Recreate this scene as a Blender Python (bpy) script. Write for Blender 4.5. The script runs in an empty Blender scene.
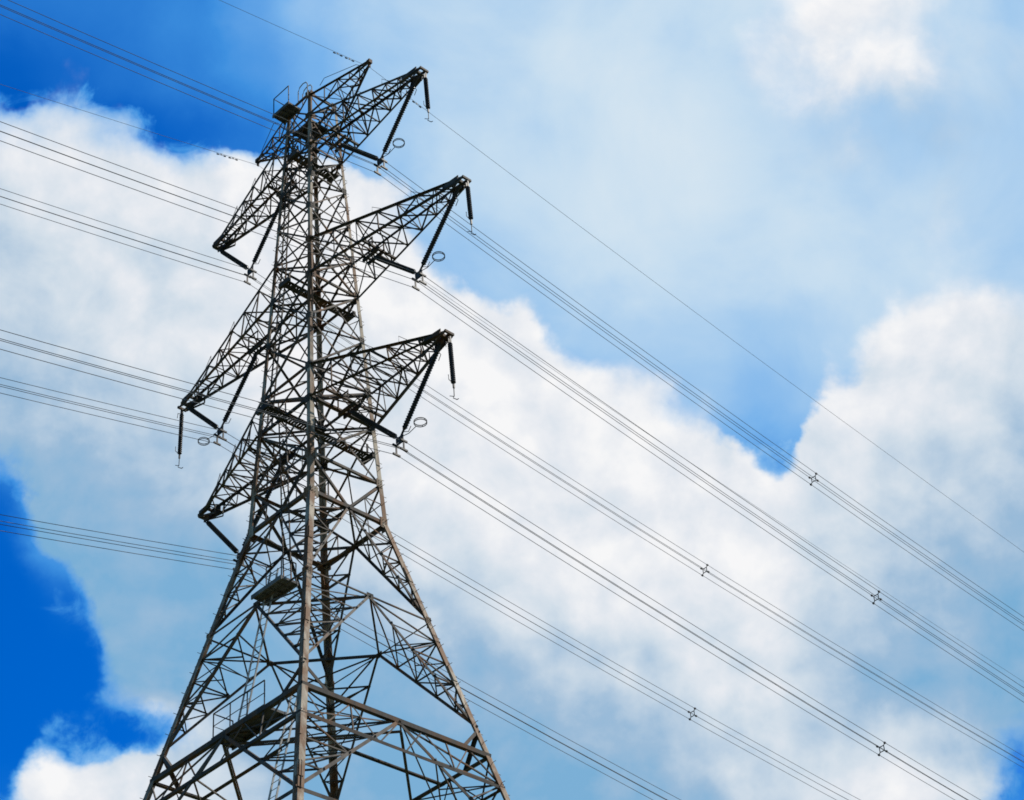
import bpy, bmesh, math, random
from mathutils import Vector, Matrix
random.seed(7)
S = bpy.context.scene
COL = S.collection

# ------------------------------------------------------------------ camera
YAW, PITCH, ROLL, FPX = math.radians(133.54043354), math.radians(37.99593897), math.radians(-5.01777873), 2048.18
CAM = Vector((48.93148, -40.36053, 0.0))
fwd = Vector((math.cos(PITCH)*math.cos(YAW), math.cos(PITCH)*math.sin(YAW), math.sin(PITCH)))
r0 = fwd.cross(Vector((0, 0, 1))).normalized(); u0 = r0.cross(fwd)
cR = math.cos(ROLL)*r0 + math.sin(ROLL)*u0
cU = -math.sin(ROLL)*r0 + math.cos(ROLL)*u0
cd = bpy.data.cameras.new('camera'); cam = bpy.data.objects.new('camera', cd); COL.objects.link(cam)
m = Matrix((cR, cU, -fwd)).transposed().to_4x4(); m.translation = CAM
cam.matrix_world = m
cd.sensor_width = 36.0; cd.lens = FPX/1024*36.0; cd.clip_start = 0.1; cd.clip_end = 6000
S.camera = cam
S.cycles.filter_width = 1.7                                         # a little lens softness

# ------------------------------------------------------------------ view + light
S.view_settings.view_transform = 'Standard'; S.view_settings.look = 'None'
S.view_settings.exposure = 0.0; S.view_settings.gamma = 1.0; S.view_settings.use_curve_mapping = False
SUN_AZ, SUN_EL = math.radians(64), math.radians(50)      # azimuth from +X towards +Y
sd = Vector((math.cos(SUN_EL)*math.cos(SUN_AZ), math.cos(SUN_EL)*math.sin(SUN_AZ), math.sin(SUN_EL)))
sl = bpy.data.lights.new('sun', 'SUN'); sl.energy = 5.0; sl.angle = math.radians(0.5); sl.color = (1.0, 0.94, 0.84)
so = bpy.data.objects.new('sun', sl); COL.objects.link(so)
so.rotation_euler = sd.to_track_quat('Z', 'Y').to_euler(); so.location = (60, 70, 120)

W = bpy.data.worlds.new('World'); S.world = W; W.use_nodes = True
NT = W.node_tree; NT.nodes.clear()
def N(t, **kw):
    n = NT.nodes.new(t)
    for k, v in kw.items(): setattr(n, k, v)
    return n
def setin(n, i, v):
    if hasattr(v, 'is_output') or isinstance(v, bpy.types.NodeSocket): NT.links.new(v, n.inputs[i])
    else: n.inputs[i].default_value = v
def mth(op, a, b=0.0, c=0.0, clamp=False):
    n = N('ShaderNodeMath', operation=op, use_clamp=clamp)
    setin(n, 0, a); setin(n, 1, b); setin(n, 2, c)
    return n.outputs[0]
def vm(op, a, b=(0, 0, 0)):
    n = N('ShaderNodeVectorMath', operation=op); setin(n, 0, a); setin(n, 1, b)
    return n.outputs['Value'] if op == 'DOT_PRODUCT' else n.outputs[0]
def vscale(a, s):
    n = N('ShaderNodeVectorMath', operation='SCALE'); setin(n, 0, a); setin(n, 'Scale', s); return n.outputs[0]
def comb(x, y, z=0.0):
    n = N('ShaderNodeCombineXYZ'); setin(n, 0, x); setin(n, 1, y); setin(n, 2, z); return n.outputs[0]
def sep(v):
    n = N('ShaderNodeSeparateXYZ'); setin(n, 0, v); return n.outputs
def noise(v, scale, detail=6.0, rough=0.5, dist=0.0):
    n = N('ShaderNodeTexNoise', noise_dimensions='3D'); setin(n, 'Vector', v)
    n.inputs['Scale'].default_value = scale; n.inputs['Detail'].default_value = detail
    n.inputs['Roughness'].default_value = rough; n.inputs['Distortion'].default_value = dist
    return n
def smooth(x, a, b, lo=0.0, hi=1.0):
    n = N('ShaderNodeMapRange', interpolation_type='SMOOTHSTEP'); setin(n, 0, x)
    n.inputs[1].default_value = a; n.inputs[2].default_value = b; n.inputs[3].default_value = lo; n.inputs[4].default_value = hi
    return n.outputs[0]
def mixc(f, a, b):
    n = N('ShaderNodeMix', data_type='RGBA'); setin(n, 0, f); setin(n, 6, a); setin(n, 7, b); return n.outputs[2]

sky = N('ShaderNodeTexSky', sky_type='NISHITA'); sky.sun_disc = False
sky.sun_elevation = SUN_EL; sky.sun_rotation = math.radians(90) - SUN_AZ
sky.air_density = 1.0; sky.dust_density = 0.3; sky.ozone_density = 3.0
hs = N('ShaderNodeHueSaturation'); setin(hs, 'Color', sky.outputs[0])
hs.inputs['Hue'].default_value = 0.505; hs.inputs['Saturation'].default_value = 1.55; hs.inputs['Value'].default_value = 1.0

# the weather: a coarse chart of cloud cover / cloud lightness / thin veil over one part of the sky (fixed
# compass directions), broken up by fractal noise
geo = N('ShaderNodeTexCoord'); D = geo.outputs['Generated']
df = vm('DOT_PRODUCT', D, tuple(fwd)); dfm = mth('MAXIMUM', df, 0.05)
U = mth('DIVIDE', vm('DOT_PRODUCT', D, tuple(cR)), dfm)
V = mth('DIVIDE', vm('DOT_PRODUCT', D, tuple(cU)), dfm)
P = comb(U, V, 0.0)
wn = noise(P, 14.0, 5.0, 0.55)
warp = vscale(vm('SUBTRACT', wn.outputs['Color'], (0.5, 0.5, 0.5)), 0.034)
wn2 = noise(vm('ADD', P, (3.1, 1.7, 0.4)), 60.0, 4.0, 0.6)
warp2 = vscale(vm('SUBTRACT', wn2.outputs['Color'], (0.5, 0.5, 0.5)), 0.012)
Q = sep(vm('ADD', vm('ADD', P, warp), warp2))
gx = mth('MULTIPLY_ADD', Q[0], FPX/1024.0, 0.5)                    # 0..1 over the chart's width
gy = mth('MULTIPLY_ADD', Q[1], -FPX/800.0*12.0, 6.0)               # 0..12 over its rows
COVER = [
 [0,0,0,0,0,0,0,0,0,0,0,.12,.46,.70,.66,.42,.2],
 [.1,.38,.15,0,0,0,0,0,0,0,0,.1,.46,.66,.70,.46,.36],
 [.6,.72,.56,.28,.15,.2,.1,0,0,0,0,0,.2,.36,.42,.4,.4],
 [1,1,1,.85,.78,.85,.62,.1,0,0,0,0,.1,.34,.36,.38,.36],
 [1,1,1,1,1,1,.95,.42,.1,0,0,0,0,.06,.28,.42,.28],
 [1,1,1,1,1,1,1,1,.80,.22,.2,.05,0,.30,.78,.95,.75],
 [.9,1,1,1,1,1,1,1,1,.74,.74,.46,.12,.60,1,1,1],
 [.42,.72,.95,1,1,1,1,1,1,1,1,.95,.46,.95,1,1,1],
 [.2,.66,.95,1,1,1,1,1,1,1,1,1,1,1,1,1,1],
 [0,.42,.84,1,1,1,1,1,1,1,1,1,1,1,1,1,1],
 [0,.05,.55,.92,1,1,1,1,1,1,1,1,1,1,1,1,.85],
 [.05,.46,.28,.5,.95,1,1,1,1,1,1,1,1,1,1,.85,.45],
 [.42,1,1,.9,1,1,1,1,1,1,1,1,1,1,1,.76,.3]]
LIGHT = [
 [.8,.8,.8,.8,.8,.8,.8,.8,.8,.8,.8,.9,1,1.0,1.0,.9,.7],
 [.8,.85,.8,.8,.8,.8,.8,.8,.8,.8,.8,.8,.95,1,1.0,.8,.6],
 [.85,.88,.85,.9,.95,1,.9,.8,.8,.8,.8,.8,.75,.6,.5,.42,.4],
 [.76,.80,.86,.92,1,1,1,.9,.85,.85,.85,.8,.75,.7,.6,.52,.5],
 [.66,.74,.80,.84,.88,.92,1,1,1,.9,.85,.85,.85,.9,.92,.9,.8],
 [.56,.68,.78,.83,.86,.9,.95,1,1,1,.9,.9,.9,.85,.95,.9,.75],
 [.36,.50,.62,.76,.88,.9,.95,.95,1,1,1,1,.95,.93,.9,.8,.70],
 [.20,.24,.34,.54,.76,.84,.9,.95,.95,.95,.97,.97,.9,.80,.72,.60,.52],
 [.10,.12,.18,.32,.50,.64,.76,.82,.9,.95,.97,.97,.9,.73,.56,.44,.33],
 [.10,.10,.12,.16,.24,.36,.48,.64,.84,.9,.95,.97,.92,.74,.48,.30,.20],
 [.20,.14,.12,.12,.14,.18,.22,.28,.42,.54,.68,.86,.84,.55,.30,.20,.16],
 [.85,.88,.85,.58,.24,.12,.08,.10,.18,.28,.40,.56,.68,.55,.78,.5,.24],
 [.95,.95,.88,.8,.6,.2,.08,.04,.04,.10,.24,.42,.66,.8,.88,.7,.4]]
VEIL = [
 [.16,.16,.17,.20,.36,.56,.72,.80,.82,.84,.86,.88,.88,.86,.84,.76,.68],
 [.08,.12,.15,.18,.28,.44,.66,.80,.86,.90,.90,.88,.86,.82,.80,.72,.66],
 [.0,.04,.06,.10,.16,.34,.58,.76,.86,.90,.92,.90,.84,.78,.72,.68,.66],
 [.0,.05,.06,.10,.16,.36,.60,.78,.88,.92,.90,.90,.86,.82,.76,.72,.70],
 [.3,.3,.3,.3,.4,.5,.6,.68,.80,.88,.88,.84,.80,.80,.76,.74,.72],
 [.4,.4,.4,.4,.5,.5,.55,.60,.62,.66,.72,.70,.62,.66,.76,.76,.74],
 [.4,.4,.5,.5,.5,.5,.5,.5,.46,.48,.58,.62,.52,.58,.7,.7,.7],
 [.16,.4,.5,.5,.5,.5,.5,.5,.4,.4,.42,.40,.34,.42,.6,.6,.6],
 [.06,.3,.4,.5,.5,.5,.5,.5,.5,.5,.5,.5,.4,.5,.5,.5,.5],
 [.02,.10,.3,.4,.5,.5,.5,.5,.5,.5,.5,.5,.5,.5,.5,.5,.5],
 [.0,.02,.1,.3,.4,.5,.5,.5,.5,.5,.5,.5,.5,.5,.5,.4,.3],
 [.04,.04,.05,.15,.4,.5,.5,.5,.5,.5,.5,.5,.5,.5,.4,.3,.12],
 [.1,.1,.2,.4,.4,.5,.5,.5,.5,.5,.5,.5,.5,.5,.4,.3,.18]]
acc = None
for k in range(13):
    n = N('ShaderNodeValToRGB'); cr = n.color_ramp; cr.interpolation = 'EASE'
    for i in range(15): cr.elements.new((i+1)/16.0)
    for i in range(17):
        e = cr.elements[i]; e.position = i/16.0; e.color = (COVER[k][i], LIGHT[k][i], VEIL[k][i], 1)
    setin(n, 0, gx)
    if acc is None: acc = n.outputs[0]
    else: acc = mixc(smooth(gy, k-1, k), acc, n.outputs[0])
sc = N('ShaderNodeSeparateColor'); setin(sc, 0, acc)
cover, light, veil = sc.outputs
n1 = noise(vm('ADD', P, (0.3, 0.9, 0.2)), 20.0, 10.0, 0.54, 0.15).outputs[0]
n2 = noise(vm('ADD', P, (7.3, 4.9, 1.2)), 11.0, 7.0, 0.55, 0.4).outputs[0]
n1s = noise(vm('ADD', P, (0.3+0.010, 0.9+0.011, 0.2)), 20.0, 5.0, 0.54, 0.15).outputs[0]   # same field a little towards the sun
c1 = mth('ADD', cover, mth('MULTIPLY', mth('SUBTRACT', n1, 0.5), 0.72))
nw = noise(vm('ADD', P, (1.7, 6.1, 3.3)), 9.0, 2.0, 0.5).outputs[0]      # some rims crisp, some torn into vapour
wd = smooth(nw, 0.36, 0.62, 0.06, 0.22)
alpha = mth('DIVIDE', mth('ADD', mth('SUBTRACT', c1, 0.53), wd), mth('MULTIPLY', wd, 2.0), clamp=True)
alpha = mth('MULTIPLY', mth('MULTIPLY', alpha, alpha), mth('MULTIPLY_ADD', alpha, -2.0, 3.0))
n3 = noise(vm('ADD', P, (2.2, 8.1, 5.3)), 38.0, 9.0, 0.62, 0.6).outputs[0]
wisp = mth('MULTIPLY', smooth(mth('ADD', cover, mth('MULTIPLY', mth('SUBTRACT', n3, 0.5), 0.9)), 0.2, 0.75), 0.55)
rim = mth('MAXIMUM', mth('MULTIPLY', wisp, 1.05), smooth(c1, 0.30, 0.56, 0.0, 0.62))
front = smooth(df, 0.6, 0.8)
alpha = mth('MULTIPLY', alpha, front)
relief = mth('MULTIPLY', mth('SUBTRACT', noise(vm('ADD', P, (0.3, 0.9, 0.2)), 20.0, 6.0, 0.54, 0.15).outputs[0], n1s), 0.9)
li = mth('ADD', mth('ADD', light, mth('MULTIPLY', mth('SUBTRACT', n2, 0.5), 0.27)), relief)
li = mth('MULTIPLY_ADD', li, 1.02, -0.09, clamp=True)
veilf = mth('MULTIPLY', mth('MULTIPLY', mth('MAXIMUM', mth('SUBTRACT', veil, 0.03), 0.0), mth('MULTIPLY_ADD', n2, 0.8, 0.6), 0.0, clamp=True), mth('MULTIPLY_ADD', front, 0.95, 0.05))
skyc = N('ShaderNodeVectorMath', operation='SCALE'); setin(skyc, 0, hs.outputs[0]); skyc.inputs['Scale'].default_value = 0.10
tint = N('ShaderNodeVectorMath', operation='MULTIPLY'); setin(tint, 0, skyc.outputs[0]); tint.inputs[1].default_value = (0.0, 1.15, 1.66)   # polarised, deep blue air
veilf = mth('MAXIMUM', veilf, mth('MULTIPLY', mth('MULTIPLY', rim, mth('MULTIPLY_ADD', light, 0.62, 0.38)), front))                 # thin vapour round the rims
vr = N('ShaderNodeValToRGB'); setin(vr, 0, veilf); vcr = vr.color_ramp; vcr.interpolation = 'LINEAR'
vcr.elements[0].position = 0.0; vcr.elements[0].color = (0.0, 0.16, 0.63, 1)
vcr.elements[1].position = 1.0; vcr.elements[1].color = (0.68, 0.79, 0.88, 1)
for p_, c_ in ((.2, (0.05, 0.28, 0.74, 1)), (.42, (0.19, 0.45, 0.83, 1)), (.62, (0.37, 0.59, 0.85, 1)), (.82, (0.56, 0.72, 0.87, 1))):
    e = vcr.elements.new(p_); e.color = c_
c_veil = mixc(mth('MULTIPLY', smooth(veilf, 0.0, 0.22), front), mixc(front, skyc.outputs[0], tint.outputs[0]), vr.outputs[0])
cl = N('ShaderNodeValToRGB'); setin(cl, 0, li); cr = cl.color_ramp; cr.interpolation = 'LINEAR'
cr.elements[0].position = 0.0; cr.elements[0].color = (0.20, 0.43, 0.67, 1)
cr.elements[1].position = 1.0; cr.elements[1].color = (0.93, 0.93, 0.94, 1)
e = cr.elements.new(0.3); e.color = (0.33, 0.50, 0.69, 1)
e = cr.elements.new(0.65); e.color = (0.63, 0.72, 0.81, 1)
e = cr.elements.new(0.85); e.color = (0.80, 0.83, 0.88, 1)
final = mixc(alpha, c_veil, cl.outputs[0])
bgn = N('ShaderNodeBackground'); setin(bgn, 0, final); bgn.inputs[1].default_value = 1.0
out = N('ShaderNodeOutputWorld'); NT.links.new(bgn.outputs[0], out.inputs[0])
W.cycles.sampling_method = 'MANUAL'; W.cycles.sample_map_resolution = 512

# ------------------------------------------------------------------ materials
def mat(name): 
    M = bpy.data.materials.new(name); M.use_nodes = True
    return M, M.node_tree, M.node_tree.nodes['Principled BSDF']
def steel(name, base, dark, rust, rust_amt, rough=0.7, metal=0.0, spec=0.15):
    M, t, b = mat(name)
    tc = t.nodes.new('ShaderNodeTexCoord')
    mp = t.nodes.new('ShaderNodeMapping'); mp.inputs['Scale'].default_value = (1, 1, 0.35); t.links.new(tc.outputs['Object'], mp.inputs[0])
    a = t.nodes.new('ShaderNodeTexNoise'); a.inputs['Scale'].default_value = 3.0; a.inputs['Detail'].default_value = 8; t.links.new(mp.outputs[0], a.inputs[0])
    r = t.nodes.new('ShaderNodeValToRGB'); t.links.new(a.outputs[0], r.inputs[0])
    r.color_ramp.elements[0].position = .35; r.color_ramp.elements[0].color = (*dark, 1)
    r.color_ramp.elements[1].position = .65; r.color_ramp.elements[1].color = (*base, 1)
    c = t.nodes.new('ShaderNodeTexNoise'); c.inputs['Scale'].default_value = 1.1; c.inputs['Detail'].default_value = 10; c.inputs['Roughness'].default_value = .7; t.links.new(mp.outputs[0], c.inputs[0])
    rr = t.nodes.new('ShaderNodeValToRGB'); t.links.new(c.outputs[0], rr.inputs[0])
    rr.color_ramp.elements[0].position = .62 - rust_amt; rr.color_ramp.elements[0].color = (0, 0, 0, 1)
    rr.color_ramp.elements[1].position = .72 - rust_amt; rr.color_ramp.elements[1].color = (1, 1, 1, 1)
    mx = t.nodes.new('ShaderNodeMix'); mx.data_type = 'RGBA'; t.links.new(rr.outputs[0], mx.inputs[0]); t.links.new(r.outputs[0], mx.inputs[6]); mx.inputs[7].default_value = (*rust, 1)
    oi = t.nodes.new('ShaderNodeObjectInfo'); vr_ = t.nodes.new('ShaderNodeMapRange'); t.links.new(oi.outputs['Random'], vr_.inputs[0])   # bars weather differently
    vr_.inputs[3].default_value = .68; vr_.inputs[4].default_value = 1.3
    ml = t.nodes.new('ShaderNodeVectorMath'); ml.operation = 'SCALE'; t.links.new(mx.outputs[2], ml.inputs[0]); t.links.new(vr_.outputs[0], ml.inputs['Scale'])
    t.links.new(ml.outputs[0], b.inputs['Base Color']); b.inputs['Specular IOR Level'].default_value = spec; b.inputs['Roughness'].default_value = rough; b.inputs['Metallic'].default_value = metal
    return M
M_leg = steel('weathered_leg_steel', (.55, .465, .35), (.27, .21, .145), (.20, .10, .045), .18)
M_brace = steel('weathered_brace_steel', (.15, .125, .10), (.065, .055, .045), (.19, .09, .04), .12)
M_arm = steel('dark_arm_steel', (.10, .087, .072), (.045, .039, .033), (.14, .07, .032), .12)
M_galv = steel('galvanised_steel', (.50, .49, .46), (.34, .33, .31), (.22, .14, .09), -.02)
M_deck = steel('deck_steel', (.19, .18, .165), (.10, .095, .088), (.13, .08, .05), .02)
M_wire = steel('conductor_aluminium', (.17, .17, .18), (.12, .12, .13), (.15, .15, .15), -.3, .7, 0.0)
M_porc = steel('brown_porcelain', (.048, .040, .034), (.028, .023, .020), (.03, .02, .015), 0, .35)
M_hard = steel('dark_fittings', (.07, .065, .06), (.04, .037, .035), (.08, .045, .03), .05, .5)
gM, gt, gb = mat('grass_ground')
a = gt.nodes.new('ShaderNodeTexNoise'); a.inputs['Scale'].default_value = .4; a.inputs['Detail'].default_value = 9
tc = gt.nodes.new('ShaderNodeTexCoord'); gt.links.new(tc.outputs['Object'], a.inputs[0])
r = gt.nodes.new('ShaderNodeValToRGB'); gt.links.new(a.outputs[0], r.inputs[0])
r.color_ramp.elements[0].color = (.025, .045, .015, 1); r.color_ramp.elements[1].color = (.06, .08, .03, 1)
gt.links.new(r.outputs[0], gb.inputs['Base Color']); gb.inputs['Roughness'].default_value = .95

# ------------------------------------------------------------------ helpers
GZ = -1.7
def link(name, bm, M, parent=None, smooth_=False):
    bmesh.ops.recalc_face_normals(bm, faces=bm.faces)
    me = bpy.data.meshes.new(name); bm.to_mesh(me); bm.free()
    me.materials.append(M)
    if smooth_:
        for p in me.polygons: p.use_smooth = True
    o = bpy.data.objects.new(name, me); COL.objects.link(o)
    if parent is not None: o.parent = parent; o.matrix_parent_inverse = Matrix.Identity(4) if parent.type == 'MESH' else Matrix.Translation(-parent.location)
    return o
def thing(name, label, cat, loc=(0, 0, 0), group=None):
    o = bpy.data.objects.new(name, None); COL.objects.link(o); o.location = loc; o.empty_display_size = .3
    return tag(o, label, cat, group)
def tag(o, label, cat, group=None):
    o['label'] = label; o['category'] = cat
    if group: o['group'] = group
    return o
def angle(bm, a, b, w, n, over=0.0):
    # rolled steel angle from a to b: heel line on a-b, one flange in the face plane, the other turned inwards (away from n)
    w = w*.84 if w > .05 else w*.9
    a, b, n = Vector(a), Vector(b), Vector(n)
    d = b - a
    if d.length < 1e-4: return
    d.normalize()
    f1 = d.cross(n)
    if f1.length < 1e-3: f1 = d.cross(Vector((.37, .61, .7)))
    f1.normalize(); f2 = -(f1.cross(d)).normalized()
    if f2.dot(n) > 0: f2 = -f2
    if random.random() < .5: f1 = -f1
    t = max(.012, .11*w)
    a2 = a - d*over - f1*w*.3; b2 = b + d*over - f1*w*.3
    pr = [(0, 0), (w, 0), (w, t), (t, t), (t, w), (0, w)]
    va = [bm.verts.new(a2 + f1*x + f2*y) for x, y in pr]
    vb = [bm.verts.new(b2 + f1*x + f2*y) for x, y in pr]
    for i in range(6): bm.faces.new((va[i], va[(i+1) % 6], vb[(i+1) % 6], vb[i]))
    bm.faces.new(va[::-1]); bm.faces.new(vb)
def obox(bm, c, ex, ey, ez):
    c, ex, ey, ez = Vector(c), Vector(ex), Vector(ey), Vector(ez)
    v = [bm.verts.new(c + ex*i + ey*j + ez*k) for i in (-1, 1) for j in (-1, 1) for k in (-1, 1)]
    for f in ((0, 1, 3, 2), (4, 6, 7, 5), (0, 4, 5, 1), (2, 3, 7, 6), (0, 2, 6, 4), (1, 5, 7, 3)): bm.faces.new([v[i] for i in f])
def box(bm, x0, x1, y0, y1, z0, z1):
    obox(bm, ((x0+x1)/2, (y0+y1)/2, (z0+z1)/2), ((x1-x0)/2, 0, 0), (0, (y1-y0)/2, 0), (0, 0, (z1-z0)/2))
def frame(d):
    d = Vector(d).normalized(); h = Vector((0, 0, 1)) if abs(d.z) < .9 else Vector((1, 0, 0))
    x = d.cross(h).normalized(); return x, x.cross(d).normalized()
def tube(bm, pts, r, seg=6, closed=False):
    pts = [Vector(p) for p in pts]; rings = []; n = len(pts)
    for i, p in enumerate(pts):
        if closed: d = pts[(i+1) % n] - pts[i-1]
        else: d = pts[min(i+1, n-1)] - pts[max(i-1, 0)]
        x, y = frame(d)
        rings.append([bm.verts.new(p + r*(math.cos(2*math.pi*k/seg)*x + math.sin(2*math.pi*k/seg)*y)) for k in range(seg)])
    for i in range(n if closed else n-1):
        A, B = rings[i], rings[(i+1) % n]
        off = 0
        if closed and i == n-1:
            off = min(range(seg), key=lambda o: (A[0].co - B[o].co).length)
        for k in range(seg): bm.faces.new((A[k], A[(k+1) % seg], B[(k+1+off) % seg], B[(k+off) % seg]))
    if not closed: bm.faces.new(rings[0][::-1]); bm.faces.new(rings[-1])
def lathe(bm, a, b, prof, seg=12):
    a, b = Vector(a), Vector(b); d = (b-a); L = d.length; d.normalize(); x, y = frame(d); rings = []
    for s, r in prof:
        rings.append([bm.verts.new(a + d*s + r*(math.cos(2*math.pi*k/seg)*x + math.sin(2*math.pi*k/seg)*y)) for k in range(seg)])
    for A, B in zip(rings, rings[1:]):
        for k in range(seg): bm.faces.new((A[k], A[(k+1) % seg], B[(k+1) % seg], B[k]))
    bm.faces.new(rings[0][::-1]); bm.faces.new(rings[-1])
def lerp(a, b, t): return Vector(a)*(1-t) + Vector(b)*t

# ------------------------------------------------------------------ ground
bm = bmesh.new(); v = [bm.verts.new((x, y, GZ)) for x, y in ((-3000, -3000), (3000, -3000), (3000, 3000), (-3000, 3000))]; bm.faces.new(v)
g = link('ground', bm, gM); g['kind'] = 'structure'

# ------------------------------------------------------------------ the tower
LV = [(33.835, 4.158), (43.852, 1.852), (48.439, 1.611), (55.175, 1.277), (62.927, .9156)]
def bw(z):
    if z <= LV[1][0]: (z0, b0), (z1, b1) = LV[0], LV[1]
    elif z >= LV[-1][0]: (z0, b0), (z1, b1) = LV[-2], LV[-1]
    else:
        for (z0, b0), (z1, b1) in zip(LV, LV[1:]):
            if z0 <= z <= z1: break
    return b0 + (b1-b0)*(z-z0)/(z1-z0)
ZTOP = 66.35
def corner(sx, sy, z): b = bw(z); return Vector((sx*b, sy*b, z))
FACES = [((1, -1), (1, 1), Vector((1, 0, 0))), ((1, 1), (-1, 1), Vector((0, 1, 0))), ((-1, 1), (-1, -1), Vector((-1, 0, 0))), ((-1, -1), (1, -1), Vector((0, -1, 0)))]
T = thing('lattice_pylon', 'tall steel lattice electricity pylon with three pairs of arms, rusty pale legs and dark arms', 'pylon', (0, 0, GZ))

def leg_piece(bm, sx, sy, z0, z1, w):
    a, b = corner(sx, sy, z0), corner(sx, sy, z1)
    t = max(.02, .12*w); f1 = Vector((-sx, 0, 0)); f2 = Vector((0, -sy, 0))
    pr = [(0, 0), (w, 0), (w, t), (t, t), (t, w), (0, w)]
    va = [bm.verts.new(a + f1*x + f2*y) for x, y in pr]; vb = [bm.verts.new(b + f1*x + f2*y) for x, y in pr]
    for i in range(6): bm.faces.new((va[i], va[(i+1) % 6], vb[(i+1) % 6], vb[i]))
    bm.faces.new(va[::-1]); bm.faces.new(vb)
for sx in (1, -1):
    for sy in (1, -1):
        bm = bmesh.new()
        for z0, z1, w in ((GZ, 24, .27), (24, 33.83, .25), (33.83, 43.85, .225), (43.85, 50.2, .20), (50.2, 57.2, .165), (57.2, ZTOP, .135)):
            leg_piece(bm, sx, sy, z0, z1, w)
        # splice plates and step bolts
        for z in (30.2, 37.2, 41.5, 46.9, 53.9, 60.2):
            c = corner(sx, sy, z); w = .105 if z < 50 else .075
            ld = (corner(sx, sy, z+.2) - corner(sx, sy, z-.2)).normalized()*.32
            obox(bm, c + Vector((-sx*w, sy*.010, 0)), (w*.85, 0, 0), (0, .012, 0), ld)
            obox(bm, c + Vector((sx*.010, -sy*w, 0)), (.012, 0, 0), (0, w*.85, 0), ld)
        if sx == sy:
            z = 4.0
            while z < 65.5:
                c = corner(sx, sy, z); q = int(z*2.5) % 2
                d = Vector((sx, 0, 0)) if q else Vector((0, sy, 0))
                o2 = Vector((0, -sy*.06, 0)) if q else Vector((-sx*.06, 0, 0))
                tube(bm, [c + o2, c + o2 + d*.17], .011, 5); z += .4
        link('leg', bm, M_leg, T)

def hbeam(z, w, faces=FACES, n=1, M=M_brace):
    for A, B, nn in faces:
        bm = bmesh.new(); angle(bm, corner(*A, z), corner(*B, z), w, nn)
        link('horizontal_beam', bm, M, T)
        for X, Y in ((A, B), (B, A)):                               # plates where the bars meet the leg
            c, d = corner(*X, z), (corner(*Y, z) - corner(*X, z)).normalized(); k = .55 + .4*w/.12
            bm = bmesh.new(); obox(bm, c + d*.17*k + nn*.014, d*.15*k, Vector((0, 0, .2*k)), nn*.008)
            for i in (-1, 0, 1):
                for j in (.08, .2): tube(bm, [c + d*j*k + Vector((0, 0, i*.12*k)) + nn*.02, c + d*j*k + Vector((0, 0, i*.12*k)) + nn*.042], .016, 6)
            link('node_plate', bm, M_leg if z < 46 else M_brace, T)
def gusset(bm, p, A, nn, s):
    e = Vector((nn.y, -nn.x, 0)) if abs(nn.z) < .5 else Vector((1, 0, 0))
    obox(bm, Vector(p) - nn*.012, e*s, Vector((0, 0, s*.8)), nn*.008)
def xpanel(z0, z1, w, red=True):
    for A, B, nn in FACES:
        a0, b0, a1, b1 = corner(*A, z0), corner(*B, z0), corner(*A, z1), corner(*B, z1)
        for p, q, k in ((a0, b1, 0), (b0, a1, 1)):
            bm = bmesh.new(); off = -nn*(.03 + .05*k); angle(bm, p + off, q + off, w, nn)
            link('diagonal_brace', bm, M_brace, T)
        if red:
            t = (a0-b0).length/((a0-b0).length + (a1-b1).length); x = lerp(a0, b1, t)
            am, bmn = lerp(a0, a1, t), lerp(b0, b1, t)
            for m_, c0, c1_ in ((am, a0, a1), (bmn, b0, b1)):
                bm = bmesh.new()
                for q in (lerp(c0, x, .5), lerp(x, c1_, .5)): angle(bm, m_ - nn*.09, q - nn*.09, .038, nn)
                link('panel_brace', bm, M_brace, T)
            bm = bmesh.new(); gusset(bm, x - nn*.05, A, nn, .09); link('gusset_plate', bm, M_brace, T)
xpanel(62.93, 64.9, .07); xpanel(61.15, 62.93, .07); xpanel(59.2, 61.15, .07); xpanel(57.17, 59.2, .075)
xpanel(55.175, 57.17, .085); xpanel(52.82, 55.175, .085); xpanel(50.16, 52.82, .09); xpanel(48.44, 50.16, .095); xpanel(45.7, 48.44, .105)
bm = bmesh.new()
for A, B, nn in FACES:                                              # short top bay
    angle(bm, corner(*A, 64.9), corner(*B, ZTOP), .07, nn); angle(bm, corner(*B, 64.9)-nn*.06, corner(*A, ZTOP)-nn*.06, .07, nn)
link('top_bay_bracing', bm, M_brace, T)
# V under the waist bay: legs at 45.7 down to the middle of the waist beam
WZ = 43.852
for A, B, nn in FACES:
    mid = (corner(*A, WZ) + corner(*B, WZ))/2
    for X in (A, B):
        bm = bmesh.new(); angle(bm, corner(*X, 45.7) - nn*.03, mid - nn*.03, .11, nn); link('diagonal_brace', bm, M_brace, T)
    for X in (A, B):
        bm = bmesh.new(); p = lerp(corner(*X, 45.7), mid, .5)
        for q in (corner(*X, 44.8), lerp(corner(*X, WZ), mid, .5), corner(*X, WZ)): angle(bm, p - nn*.08, q - nn*.08, .05, nn)
        link('redundant_bracing', bm, M_brace, T)
    bm = bmesh.new(); gusset(bm, mid, A, nn, .16); link('gusset_plate', bm, M_brace, T)
for z, w in ((ZTOP, .10), (64.9, .10), (62.93, .10), (61.15, .07), (59.2, .07), (57.17, .09), (55.175, .105), (52.82, .08), (50.16, .10), (48.44, .12), (45.7, .12)):
    hbeam(z, w)
hbeam(WZ, .17)

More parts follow.
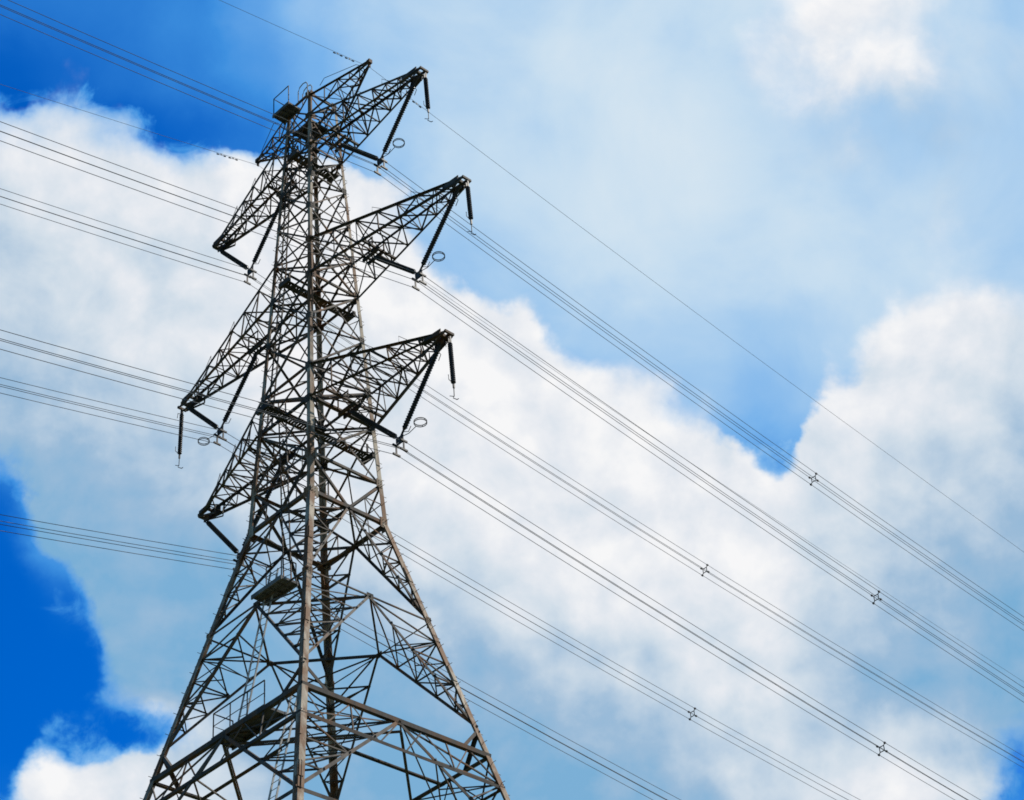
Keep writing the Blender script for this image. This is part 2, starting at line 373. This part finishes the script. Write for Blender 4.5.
def kpanel(z0, z1, w, nz, zig=.055, hip=True, part='diagonal_brace'):
    """inverted V from the middle of the face at z1 (top) down to the legs at z0, the corner bays filled with zigzags"""
    zag = {}
    for fi, (A, B, nn0) in enumerate(FACES):
        nn = nn0
        mid = (corner(*A, z1) + corner(*B, z1))/2
        for X in (A, B):
            red = bmesh.new()
            foot = corner(*X, z0)
            bm = bmesh.new(); angle(bm, mid - nn*.03, foot - nn*.03, w, nn); link(part, bm, M_brace, T)
            for k in range(nz+1):
                t = k/nz; tl = z1 + (z0-z1)*t
                pl = corner(*X, tl); pd = lerp(mid, foot, t)
                zag.setdefault(X, {}).setdefault(k, []).append(pd)
                if 0 < k < nz:
                    angle(red, pl - nn*.08, pd - nn*.08, zig, nn)
                if k < nz:
                    t2 = (k+1)/nz
                    if k % 2 == 0: angle(red, corner(*X, z1+(z0-z1)*t2) - nn*.1, pd - nn*.1, zig, nn)
                    else: angle(red, pl - nn*.1, lerp(mid, foot, t2) - nn*.1, zig, nn)
            link('redundant_bracing', red, M_brace, T)
        red = bmesh.new(); gusset(red, mid, A, nn, .15); link('gusset_plate', red, M_brace, T)
    if hip:
        for X, dct in zag.items():
            bm = bmesh.new()
            for k, ps in dct.items():
                if k == nz or len(ps) < 2: continue
                angle(bm, ps[0], ps[1], zig*1.05, (0, 0, -1))
                if k > 0:
                    c = corner(*X, z1 + (z0-z1)*k/nz); angle(bm, c, (ps[0]+ps[1])/2, zig, (0, 0, -1))
                if k+1 in dct and k+1 < nz:
                    q = dct[k+1]; angle(bm, ps[0], q[1], zig, (0, 0, -1))
            link('corner_bracing', bm, M_brace, T)
ZA, ZB, Z2, Z3 = 33.835, 32.6, 39.45, 35.0
kpanel(Z2, WZ, .115, 5); kpanel(Z3, Z2, .115, 5)
hbeam(Z2, .06)
for A, B, nn in FACES:                                              # deep girder at ZA / ZB
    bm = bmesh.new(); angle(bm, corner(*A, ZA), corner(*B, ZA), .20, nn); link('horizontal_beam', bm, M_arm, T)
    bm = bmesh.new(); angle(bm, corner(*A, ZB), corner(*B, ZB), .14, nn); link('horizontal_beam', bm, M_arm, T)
    red = bmesh.new(); a1, b1, a0, b0 = corner(*A, ZA), corner(*B, ZA), corner(*A, ZB), corner(*B, ZB)
    for k in range(8):
        t, t2 = k/8, (k+1)/8
        if k in (0, 2, 5, 7): angle(red, lerp(a1, b1, t) - nn*.05, lerp(a0, b0, t2) - nn*.05, .055, nn)
        else: angle(red, lerp(a0, b0, t) - nn*.05, lerp(a1, b1, t2) - nn*.05, .055, nn)
        if k in (2, 6): angle(red, lerp(a0, b0, t) - nn*.06, lerp(a1, b1, t) - nn*.06, .05, nn)
    link('girder_bracing', red, M_brace, T)
    for X, Y in ((A, B), (B, A)):                                   # knee braces from the legs to the girder
        bm = bmesh.new(); angle(bm, corner(*X, 34.9) - nn*.02, lerp(corner(*X, ZA), corner(*Y, ZA), .15) - nn*.02, .15, nn)
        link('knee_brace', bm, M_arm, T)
ZC = 29.4
kpanel(ZC, ZA, .14, 4, .06)
for z1, z0 in ((ZC, 20.0), (20.0, 9.0), (9.0, GZ)):                            # below the picture
    bm = bmesh.new()
    for A, B, nn in FACES:
        mid = (corner(*A, z1) + corner(*B, z1))/2
        angle(bm, corner(*A, z1), corner(*B, z1), .16, nn)
        for X in (A, B):
            angle(bm, mid - nn*.03, corner(*X, z0) - nn*.03, .16, nn)
            for k in (1, 2, 3, 4): angle(bm, corner(*X, z1 + (z0-z1)*k/5) - nn*.08, lerp(mid, corner(*X, z0), k/5) - nn*.08, .07, nn)
    link('lower_bracing', bm, M_brace, T)
DN = (0, 0, -1)
def diamond(z, w, cross=False, dz=-.05):
    bm = bmesh.new(); ms = [(corner(*A, z) + corner(*B, z))/2 + Vector((0, 0, dz)) for A, B, nn in FACES]
    for i in range(4): angle(bm, ms[i], ms[(i+1) % 4], w, DN)
    if cross:
        angle(bm, ms[0] + Vector((0, 0, -.1)), ms[2] + Vector((0, 0, -.1)), w, DN); angle(bm, ms[1] + Vector((0, 0, -.18)), ms[3] + Vector((0, 0, -.18)), w, DN)
    link('plan_bracing', bm, M_brace, T)
diamond(Z2, .085); diamond(WZ, .08); diamond(45.7, .06)
def planx(z, w):
    bm = bmesh.new(); angle(bm, corner(1, -1, z) + Vector((0, 0, -.04)), corner(-1, 1, z) + Vector((0, 0, -.04)), w, DN); angle(bm, corner(1, 1, z) + Vector((0, 0, -.12)), corner(-1, -1, z) + Vector((0, 0, -.12)), w, DN)
    link('plan_bracing', bm, M_brace, T)
for z in (48.44, 50.16, 55.175, 57.17, 62.93, 64.9): planx(z, .08)
bm = bmesh.new(); bb = bw(ZA); ii = bb*.46                          # grid of inner beams at the girder
angle(bm, (1.66, -.75, ZA-.06), (1.66, bb, ZA-.06), .18, DN)
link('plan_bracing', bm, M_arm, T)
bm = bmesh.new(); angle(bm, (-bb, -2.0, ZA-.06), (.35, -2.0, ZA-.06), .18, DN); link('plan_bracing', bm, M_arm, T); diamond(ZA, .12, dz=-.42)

# ---- arms
ARMS = {}
def pent(P, k): return P[k]
def cross_arm(s, zl, zt, L, xin, tip_len):
    arm = bmesh.new()
    bl, bt = bw(zl), bw(zt)
    B = {e: (Vector((s*bl, e*bl, zl)), Vector((s*(L-.08), e*.2, zl-.06))) for e in (1, -1)}
    Tt = {e: (Vector((s*bt, e*bt, zt)), Vector((s*(L-.3), e*.17, zl+.22))) for e in (1, -1)}
    ny = lambda e: Vector((0, e, .15))
    # root bracing mesh = the arm itself; chords are sub-parts
    ts = [0, .17, .33, .48, .62, .75, .87, .96]
    for e in (1, -1):
        for k in range(len(ts)-1):
            b0, b1 = lerp(*B[e], ts[k]), lerp(*B[e], ts[k+1]); t0, t1 = lerp(*Tt[e], ts[k]), lerp(*Tt[e], ts[k+1])
            if k: angle(arm, b0, t0, .055, ny(e))
            if k % 2 == 0: angle(arm, b0 - Vector((0, e*.05, 0)), t1 - Vector((0, e*.05, 0)), .06, ny(e))
            else: angle(arm, t0 - Vector((0, e*.05, 0)), b1 - Vector((0, e*.05, 0)), .06, ny(e))
    for k in range(len(ts)-1):
        for Z, nn in ((B, Vector((0, 0, -1))), (Tt, Vector((0, 0, 1)))):
            p0, q0, p1, q1 = lerp(*Z[1], ts[k]), lerp(*Z[-1], ts[k]), lerp(*Z[1], ts[k+1]), lerp(*Z[-1], ts[k+1])
            if k: angle(arm, p0 - nn*.03, q0 - nn*.03, .055, nn)
            if Z is B and k < 4:
                angle(arm, p0 - nn*.06, q1 - nn*.06, .055, nn); angle(arm, q0 - nn*.1, p1 - nn*.1, .055, nn)
            else:
                a_, b_ = (p0, q1) if k % 2 else (q0, p1); angle(arm, a_ - nn*.06, b_ - nn*.06, .055, nn)
        if k in (2, 4): angle(arm, lerp(*B[1], ts[k]), lerp(*Tt[-1], ts[k]), .05, Vector((s, 0, 0)))
    for e in (1, -1):                                               # hand-line brackets on the top chord
        if e == -1:
            for tt in (.45, .72):
                p = lerp(*Tt[e], tt); q = lerp(*Tt[e], tt+.07)
                tube(arm, [p, p + Vector((0, 0, .3)), q], .012, 5)
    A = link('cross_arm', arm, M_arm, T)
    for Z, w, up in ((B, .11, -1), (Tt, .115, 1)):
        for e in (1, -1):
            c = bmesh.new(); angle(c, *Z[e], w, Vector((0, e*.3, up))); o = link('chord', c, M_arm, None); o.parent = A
    c = bmesh.new()                                                 # tip: gusset plates, cross beams, jumper bracket
    for e in (1, -1):
        v_ = [(L-.95, zl+.30, zl-.07), (L-.02, zl+.18, zl-.12)]
        obox(c, (s*(L-.38), e*.23, zl+.07), (s*.42, -e*.03, 0), (0, .012, 0), (0, 0, .17))
        angle(c, (s*(L-.1), e*.17, zl+.14), (s*(L+tip_len), e*.17, zl+.0), .09, (0, e, 0))
    obox(c, (s*(L-.02), 0, zl+.02), (.07, 0, 0), (0, .26, 0), (0, 0, .06))
    obox(c, (s*(L-.45), 0, zl+.13), (.05, 0, 0), (0, .25, 0), (0, 0, .05))
    obox(c, (s*(L+tip_len), 0, zl-.02), (.045, 0, 0), (0, .22, 0), (0, 0, .05))
    obox(c, (s*(L-.2), 0, zl-.14), (.16, 0, 0), (0, .02, 0), (0, 0, .13))
    for e in (1, -1):
        angle(c, (s*(L+tip_len-.05), e*.22, zl-.05), (s*(L-1.05), e*.22, zl-.42), .07, (0, e, 0))
        angle(c, (s*(L-1.05), e*.22, zl-.42), (s*(L-1.05), e*.22, zl-.02), .05, (0, e, 0))
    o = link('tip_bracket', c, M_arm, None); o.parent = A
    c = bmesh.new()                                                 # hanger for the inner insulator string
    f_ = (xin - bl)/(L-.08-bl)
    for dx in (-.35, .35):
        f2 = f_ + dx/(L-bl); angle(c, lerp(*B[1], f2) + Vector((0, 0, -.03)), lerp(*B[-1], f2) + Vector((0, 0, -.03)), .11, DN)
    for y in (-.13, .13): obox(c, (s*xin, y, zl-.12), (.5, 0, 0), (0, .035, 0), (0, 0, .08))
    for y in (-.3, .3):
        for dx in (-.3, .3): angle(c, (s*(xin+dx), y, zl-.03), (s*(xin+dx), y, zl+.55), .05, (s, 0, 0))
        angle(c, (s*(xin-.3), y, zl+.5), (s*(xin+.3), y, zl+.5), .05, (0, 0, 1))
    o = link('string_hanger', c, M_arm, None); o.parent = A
    return A
LEVELS = [('topmost', 62.927, 64.9, 6.95, 1.85, 4.34, 59.94), ('middle', 55.175, 57.17, 8.92, 3.7, 6.25, 52.36), ('lowest', 48.44, 50.16, 7.42, 2.0, 4.76, 45.30)]
for nm, zl, zt, L, xin, xa, za in LEVELS:
    for s in (1, -1): cross_arm(s, zl, zt, L if s > 0 else L-.16, xin, .28 if s > 0 else (.30 if nm == 'middle' else .02))
def earth_arm(s):
    arm = bmesh.new(); b1, b0 = bw(66.2), bw(64.95); L = 3.88; z = 66.22
    Tt = {e: (Vector((s*b1, e*b1, 66.2)), Vector((s*L, e*.06, z))) for e in (1, -1)}
    B = {e: (Vector((s*b0, e*b0, 64.95)), Vector((s*(L-.03), e*.06, z-.1))) for e in (1, -1)}
    ts = [0, .25, .48, .68, .86]
    for k in range(4):
        for e in (1, -1):
            angle(arm, lerp(*B[e], ts[k+1]), lerp(*Tt[e], ts[k+1]), .04, (0, e, 0))
            angle(arm, lerp(*(B[e] if k % 2 else Tt[e]), ts[k]) - Vector((0, e*.03, 0)), lerp(*(Tt[e] if k % 2 else B[e]), ts[k+1]) - Vector((0, e*.03, 0)), .045, (0, e, 0))
        for Z, nn in ((B, Vector((0, 0, -1))), (Tt, Vector((0, 0, 1)))):
            angle(arm, lerp(*Z[1], ts[k+1]) - nn*.03, lerp(*Z[-1], ts[k+1]) - nn*.03, .04, nn)
            angle(arm, lerp(*Z[1 if k % 2 else -1], ts[k]) - nn*.05, lerp(*Z[-1 if k % 2 else 1], ts[k+1]) - nn*.05, .04, nn)
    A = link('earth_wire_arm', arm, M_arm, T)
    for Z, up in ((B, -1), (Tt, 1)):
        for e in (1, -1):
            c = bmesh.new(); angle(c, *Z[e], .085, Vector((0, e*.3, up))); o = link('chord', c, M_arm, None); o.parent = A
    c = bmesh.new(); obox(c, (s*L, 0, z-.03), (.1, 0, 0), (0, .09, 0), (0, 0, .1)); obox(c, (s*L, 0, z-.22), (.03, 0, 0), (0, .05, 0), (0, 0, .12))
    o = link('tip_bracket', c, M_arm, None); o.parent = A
    c = bmesh.new(); p0, p1 = Tt[-1][0] + Vector((s*1.0, 0, .22)), lerp(*Tt[-1], .8) + Vector((0, 0, .2))
    tube(c, [Tt[-1][0] + Vector((s*.7, 0, 0)), p0, p1, lerp(*Tt[-1], .86)], .014, 5); o = link('hand_line', c, M_hard, None); o.parent = A
earth_arm(1); earth_arm(-1)

# ---- platforms, walkways, ladders
def platform(x0, x1, y0, y1, z, rails, hgt=.95, mid=True, slat=.13):
    d = bmesh.new(); n = max(2, int((y1-y0)/slat))
    for k in range(n):
        ya = y0 + (y1-y0)*k/n; box(d, x0, x1, ya+.008, ya+(y1-y0)/n-.008, z, z+.03)
    for y in (y0, y1): box(d, x0-.03, x1+.03, y-.025, y+.025, z-.14, z+.028)
    for k in range(5):
        x = x0 + (x1-x0)*k/4; box(d, x-.02, x+.02, y0+.03, y1-.03, z-.08, z-.002)
    D_ = link('platform', d, M_deck, T)
    h = bmesh.new()
    for pts in rails:
        pts = [Vector((px, py, z)) for px, py in pts]
        tube(h, [p + Vector((0, 0, hgt)) for p in pts], .026, 6)
        if mid: tube(h, [p + Vector((0, 0, hgt*.5)) for p in pts], .015, 6)
        for a_, b_ in zip(pts, pts[1:]):
            nn = max(1, round((b_-a_).length/1.0))
            for k in range(nn+1): p = lerp(a_, b_, k/nn); tube(h, [p + Vector((0, 0, -.1)), p + Vector((0, 0, hgt))], .024, 6)
    o = link('handrail', h, M_hard, None); o.parent = D_
platform(-.72, 2.1, -4.08, -3.22, 34.02, [[(-.70, -3.25), (-.70, -4.06), (2.08, -4.06)]])
platform(.14, 1.78, -3.14, -2.42, 39.62, [[(1.75, -3.1), (.9, -3.1)], [(1.75, -2.45), (1.75, -3.1)]], .8)
platform(-1.1, -.02, -1.32, -.7, 66.0, [[(-1.08, -.72), (-1.08, -1.3), (-.04, -1.3)]], 1.05, False)
platform(-.55, .55, -.55, .35, 64.98, [[(.5, -.5), (.5, .3)]], .5, False)
def walkway(z, x0, x1, yl):
    d = bmesh.new()
    for x in (x0, x1): angle(d, (x, -yl, z), (x, yl, z), .16, DN)
    k = -yl
    while k < yl: obox(d, ((x0+x1)/2, k+.06, z-.03), ((x1-x0)/2, 0, 0), (0, .05, 0), (0, 0, .012)); k += .135
    for y in (-yl, yl): box(d, x0-.2, x1+.2, y-.06, y+.06, z-.12, z+.12); 
    for y in (-yl+.15, yl-.15):
        for x in (x0, x1): obox(d, (x, y, z+.25), (.03, 0, 0), (0, .03, 0), (0, 0, .3))
    link('walkway', d, M_arm, T)
walkway(48.36, -.16, .16, 2.6); walkway(55.1, .05, .30, 1.7); walkway(62.85, -.14, .14, 1.1)
def ladder(a, b, wdir, wd=.36, st=.3, M=M_galv, cage=False):
    d = bmesh.new(); a, b = Vector(a), Vector(b); w = Vector(wdir).normalized()*wd/2; L = (b-a).length; ax = (b-a)/L
    f = ax.cross(w).normalized()
    for s in (1, -1): obox(d, (a+b)/2 + w*s, ax*L/2, w.normalized()*.014, f*.032)
    k = .15
    while k < L: tube(d, [a + ax*k - w, a + ax*k + w], .013, 5); k += st
    link('ladder', d, M, T)
ladder((2.88, -5.75, 23.9), (3.06, -3.5, 34.5), (1, 0, 0), .4); ladder((-.02, -3.5, 34.05), (.75, -2.62, 40.6), (1, .2, 0), .34)
ladder((1.1, -2.3, 39.65), (-.35, -1.42, 49.5), (1, .3, 0), .32, M=M_brace)
ladder((-1.15, -1.42, 48.5), (-.72, -.98, 57.2), (1, 0, 0), .3, M=M_brace); ladder((-.75, -1.0, 57.2), (-.48, -.72, 66.2), (1, 0, 0), .3, M=M_brace)
bm = bmesh.new()                                                    # curved grab hoop over the top of the near leg
for y in (-.85, -.6):
    tube(bm, [(.72, y, 66.1), (.72, y, 66.85), (.62, y, 67.05), (.4, y, 67.12), (.18, y, 67.05), (.08, y, 66.85), (.08, y, 66.2)], .025, 6)
link('grab_hoop', bm, M_galv, T)

# ------------------------------------------------------------------ insulators
def string_profile(L, r=.108, pitch=.1):
    pr = [(0, .03)]; k = 0; n = int(L/pitch)
    for i in range(n):
        z = i*pitch
        pr += [(z+.003, r*.76), (z+.025, r*.8), (z+.045, r*.95), (z+.06, r), (z+.075, r*.98), (z+.085, r*.78)]
    pr += [(L-.001, .03)]; return pr
def ins_string(name, a, b, parent, link_len=.32, r=.108, M=M_porc):
    a, b = Vector(a), Vector(b); d = (b-a).normalized(); L = (b-a).length
    bm = bmesh.new(); lathe(bm, a + d*link_len, b - d*.22, string_profile(L-link_len-.22, r), 12)
    o = link(name, bm, M, None); o.parent = parent; o.location = -parent.location
    bm = bmesh.new()
    x, y = frame(d)
    for s in (1, -1): obox(bm, a + d*link_len*.5 + y*s*.045, d*link_len*.55, x*.035, y*.014)
    tube(bm, [a + d*link_len + x*.05, a + d*(link_len+.05) + x*.2, a + d*(link_len+.3) + x*.22], .016, 5)
    f = link('end_fitting', bm, M_hard, None); f.parent = o
    bm = bmesh.new()
    tube(bm, [b - d*.2 + x*.05, b - d*.28 + x*.22, b - d*.5 + x*.22], .016, 5)
    obox(bm, b - d*.12, d*.14, x*.03, y*.03)
    f = link('end_fitting', bm, M_hard, None); f.parent = o
    return o
SP = .205                                                           # half spacing of the four-wire bundles
def v_set(s, nm, zl, L, xin, xa, za, ring):
    side = 'right' if s > 0 else 'left'
    lab = {('right', 'topmost'): 'V-shaped dark insulator string with ring under the topmost right arm',
           ('right', 'middle'): 'V-shaped dark insulator string with ring under the middle right arm',
           ('right', 'lowest'): 'V-shaped dark insulator string with ring under the lowest right arm',
           ('left', 'topmost'): 'V-shaped dark insulator string without ring under the topmost left arm',
           ('left', 'middle'): 'V-shaped dark insulator string with ring under the middle left arm',
           ('left', 'lowest'): 'V-shaped dark insulator string under the lowest left arm beside the waist'}[(side, nm)]
    t = thing('insulator_string', lab, 'insulator', (s*xa, 0, za), 'V-shaped insulator strings under the six arms')
    ins_string('string', (s*(L-(.2 if s > 0 else .3)), 0, zl-.2), (s*(xa+.08), 0, za+.06), t)
    ins_string('string', (s*xin, 0, zl-.16), (s*(xa-.08), 0, za+.06), t)
    bm = bmesh.new()
    obox(bm, (0, 0, -.02), (.2, 0, 0), (0, .016, 0), (0, 0, .11)); obox(bm, (0, 0, -.15), (.05, 0, 0), (0, .014, 0), (0, 0, .1))
    obox(bm, (0, 0, -.21), (SP, 0, 0), (0, .02, 0), (0, 0, .035))
    o = link('yoke_plate', bm, M_hard, None); o.parent = t
    for dx in (-SP, SP):
        bm = bmesh.new(); obox(bm, (dx, 0, -.2-SP), (.02, 0, 0), (0, .03, 0), (0, 0, SP+.03))
        for dz in (-.2, -.2-2*SP):
            obox(bm, (dx, 0, dz-.02), (.035, 0, 0), (0, .17, 0), (0, 0, .035))
        o = link('suspension_clamp', bm, M_hard, None); o.parent = t
    if ring:
        bm = bmesh.new(); c = Vector((s*1.15, 0, .02)); R_ = .235
        for dz in (0, .07): tube(bm, [c + Vector((R_*math.cos(q*math.pi/12), R_*math.sin(q*math.pi/12), dz)) for q in range(24)], .017, 6, True)
        for q in (0, 2.1, 4.2): tube(bm, [c + Vector((R_*math.cos(q), R_*math.sin(q), 0)), c + Vector((R_*math.cos(q), R_*math.sin(q), .07))], .012, 5)
        tube(bm, [(s*.12, 0, .02), (s*.5, 0, -.06), c + Vector((-s*R_, 0, 0))], .016, 5)
        o = link('arcing_ring', bm, M_hard, None); o.parent = t
def pendant(s, nm, x, z, L):
    lab = f'dark pendant insulator with hooked end hanging from the tip of the {nm} {"right" if s > 0 else "left"} arm'
    t = thing('pendant_insulator', lab, 'insulator', (x, 0, z), 'pendant insulators at the arm tips')
    e = Vector((x, 0, z))
    ins_string('string', e, e + Vector((s*.06, 0, -L)), t, .28, .095)
    bm = bmesh.new(); b = Vector((s*.06, 0, -L))
    tube(bm, [b + Vector((0, 0, .1)), b + Vector((-.01, 0, -.36)), b + Vector((-.05, -.02, -.45)), b + Vector((-.02, .14, -.46)), b + Vector((.0, .2, -.4))], .018, 6)
    tube(bm, [b + Vector((0, .0, -.40)), b + Vector((-.14, -.1, -.34))], .014, 5)
    o = link('hook_rod', bm, M_hard, None); o.parent = t
for nm, zl, zt, L, xin, xa, za in LEVELS:
    for s in (1, -1): v_set(s, nm, zl, L, xin, xa, za, s > 0 or nm == 'middle')
pendant(1, 'topmost', 7.28, 62.62, 2.3); pendant(1, 'middle', 9.22, 54.98, 2.25); pendant(1, 'lowest', 7.70, 48.2, 2.4); pendant(-1, 'middle', -9.06, 55.14, 2.6)

# ------------------------------------------------------------------ conductors
def wz(y, z0, sl, sr, c): return z0 + (sl*y + c*y*y if y < 0 else -sr*y + c*y*y)
WIRES = {('right', 'topmost'): (.192, .163), ('right', 'middle'): (.214, .160), ('right', 'lowest'): (.222, .150),
         ('left', 'topmost'): (.224, .148), ('left', 'middle'): (.236, .142), ('left', 'lowest'): (.250, .142)}
CC = .0007
YS = [-120, -90, -70, -55, -42, -33, -26, -20, -15, -11, -8, -5, -2.5, -1, -.3, 0, .3, 1, 2.5, 5, 8, 12, 17, 23, 30, 38, 48, 60, 75, 95, 120, 150, 190, 233]
POS = {(1, 1): 'upper outer', (1, 0): 'lower outer', (-1, 1): 'upper inner', (-1, 0): 'lower inner'}
for nm, zl, zt, L, xin, xa, za in LEVELS:
    for s in (1, -1):
        side = 'right' if s > 0 else 'left'; sl_, sr_ = WIRES[(side, nm)]
        for o_ in (1, -1):
            for up in (1, 0):
                x = s*xa + s*o_*SP; z0 = za - .22 - (0 if up else 2*SP)
                bm = bmesh.new(); tube(bm, [(x, y, wz(y, z0, sl_, sr_, CC)) for y in YS], .0122, 5)
                w = link('overhead_conductor', bm, M_wire, None, True)
                tag(w, f'{POS[(o_, up)]} grey conductor of the four-wire bundle under the {nm} {side} arm', 'power line', 'bundled conductors under the arms')
        # quad spacers clamped on the bundle
        ys = {('right', 'topmost'): [26.7], ('right', 'middle'): [26.9], ('right', 'lowest'): [27.2], ('left', 'topmost'): [28.6], ('left', 'middle'): [28.4], ('left', 'lowest'): []}[(side, nm)]
        for y in ys:
            zc = wz(y, za - .22 - SP, sl_, sr_, CC)
            t = thing('line_spacer', f'four-armed spacer on the conductor bundle of the {nm} {side} arm' + (', at the photo corner' if y < 0 else ''), 'spacer', (s*xa, y, zc), 'spacers on the conductor bundles')
            bm = bmesh.new(); q = .12
            cs = [Vector((a_*q, 0, b_*q)) for a_, b_ in ((1, 1), (1, -1), (-1, -1), (-1, 1))]
            for i in range(4): tube(bm, [cs[i], cs[(i+1) % 4]], .02, 6)
            o = link('centre_frame', bm, M_hard, None); o.parent = t
            for a_, b_ in ((1, 1), (1, -1), (-1, -1), (-1, 1)):
                bm = bmesh.new(); tube(bm, [(a_*q, 0, b_*q), (a_*SP, 0, b_*SP)], .019, 6); obox(bm, (a_*SP, 0, b_*SP), (.035, 0, 0), (0, .05, 0), (0, 0, .035))
                o = link('clamp_arm', bm, M_hard, None); o.parent = t
for s, sl_, sr_, c, side in ((1, .205, .158, .0005, 'right'), (-1, .285, .150, .0005, 'left')):
    x = s*3.86; z0 = 66.2 - .3
    bm = bmesh.new(); tube(bm, [(x, y, wz(y, z0, sl_, sr_, c)) for y in YS], .0085, 5)
    w = link('earth_wire', bm, M_wire, None, True)
    tag(w, f'single thin earth wire running over the {side} peak of the pylon', 'power line', 'earth wires at the peak')
    for y in ((-1.75, -1.1, 2.7) if s > 0 else (-2.05, -1.4)):
        z = wz(y, z0, sl_, sr_, c)
        d = ('beyond the pylon' if y > 0 else ('farther from the peak' if y in (-1.75, -2.05) else 'nearer the peak'))
        t = thing('vibration_damper', f'dark dumbbell vibration damper on the {side} earth wire, {d}', 'damper', (x, y, z), 'dampers on the earth wires')
        sg_ = sl_ if y < 0 else -sr_
        bm = bmesh.new(); obox(bm, (0, 0, -.03), (.014, 0, 0), (0, .022, 0), (0, 0, .04)); tube(bm, [(0, -.2, -.08 - sg_*.2), (0, .2, -.08 + sg_*.2)], .01, 5)
        o = link('clamp', bm, M_hard, None); o.parent = t
        for e in (1, -1):
            bm = bmesh.new(); lathe(bm, (0, e*.12, -.08 + sg_*.12*e), (0, e*.26, -.08 + sg_*.26*e), [(0, .015), (.02, .028), (.11, .032), (.14, .015)], 8)
            o = link('weight', bm, M_hard, None); o.parent = t
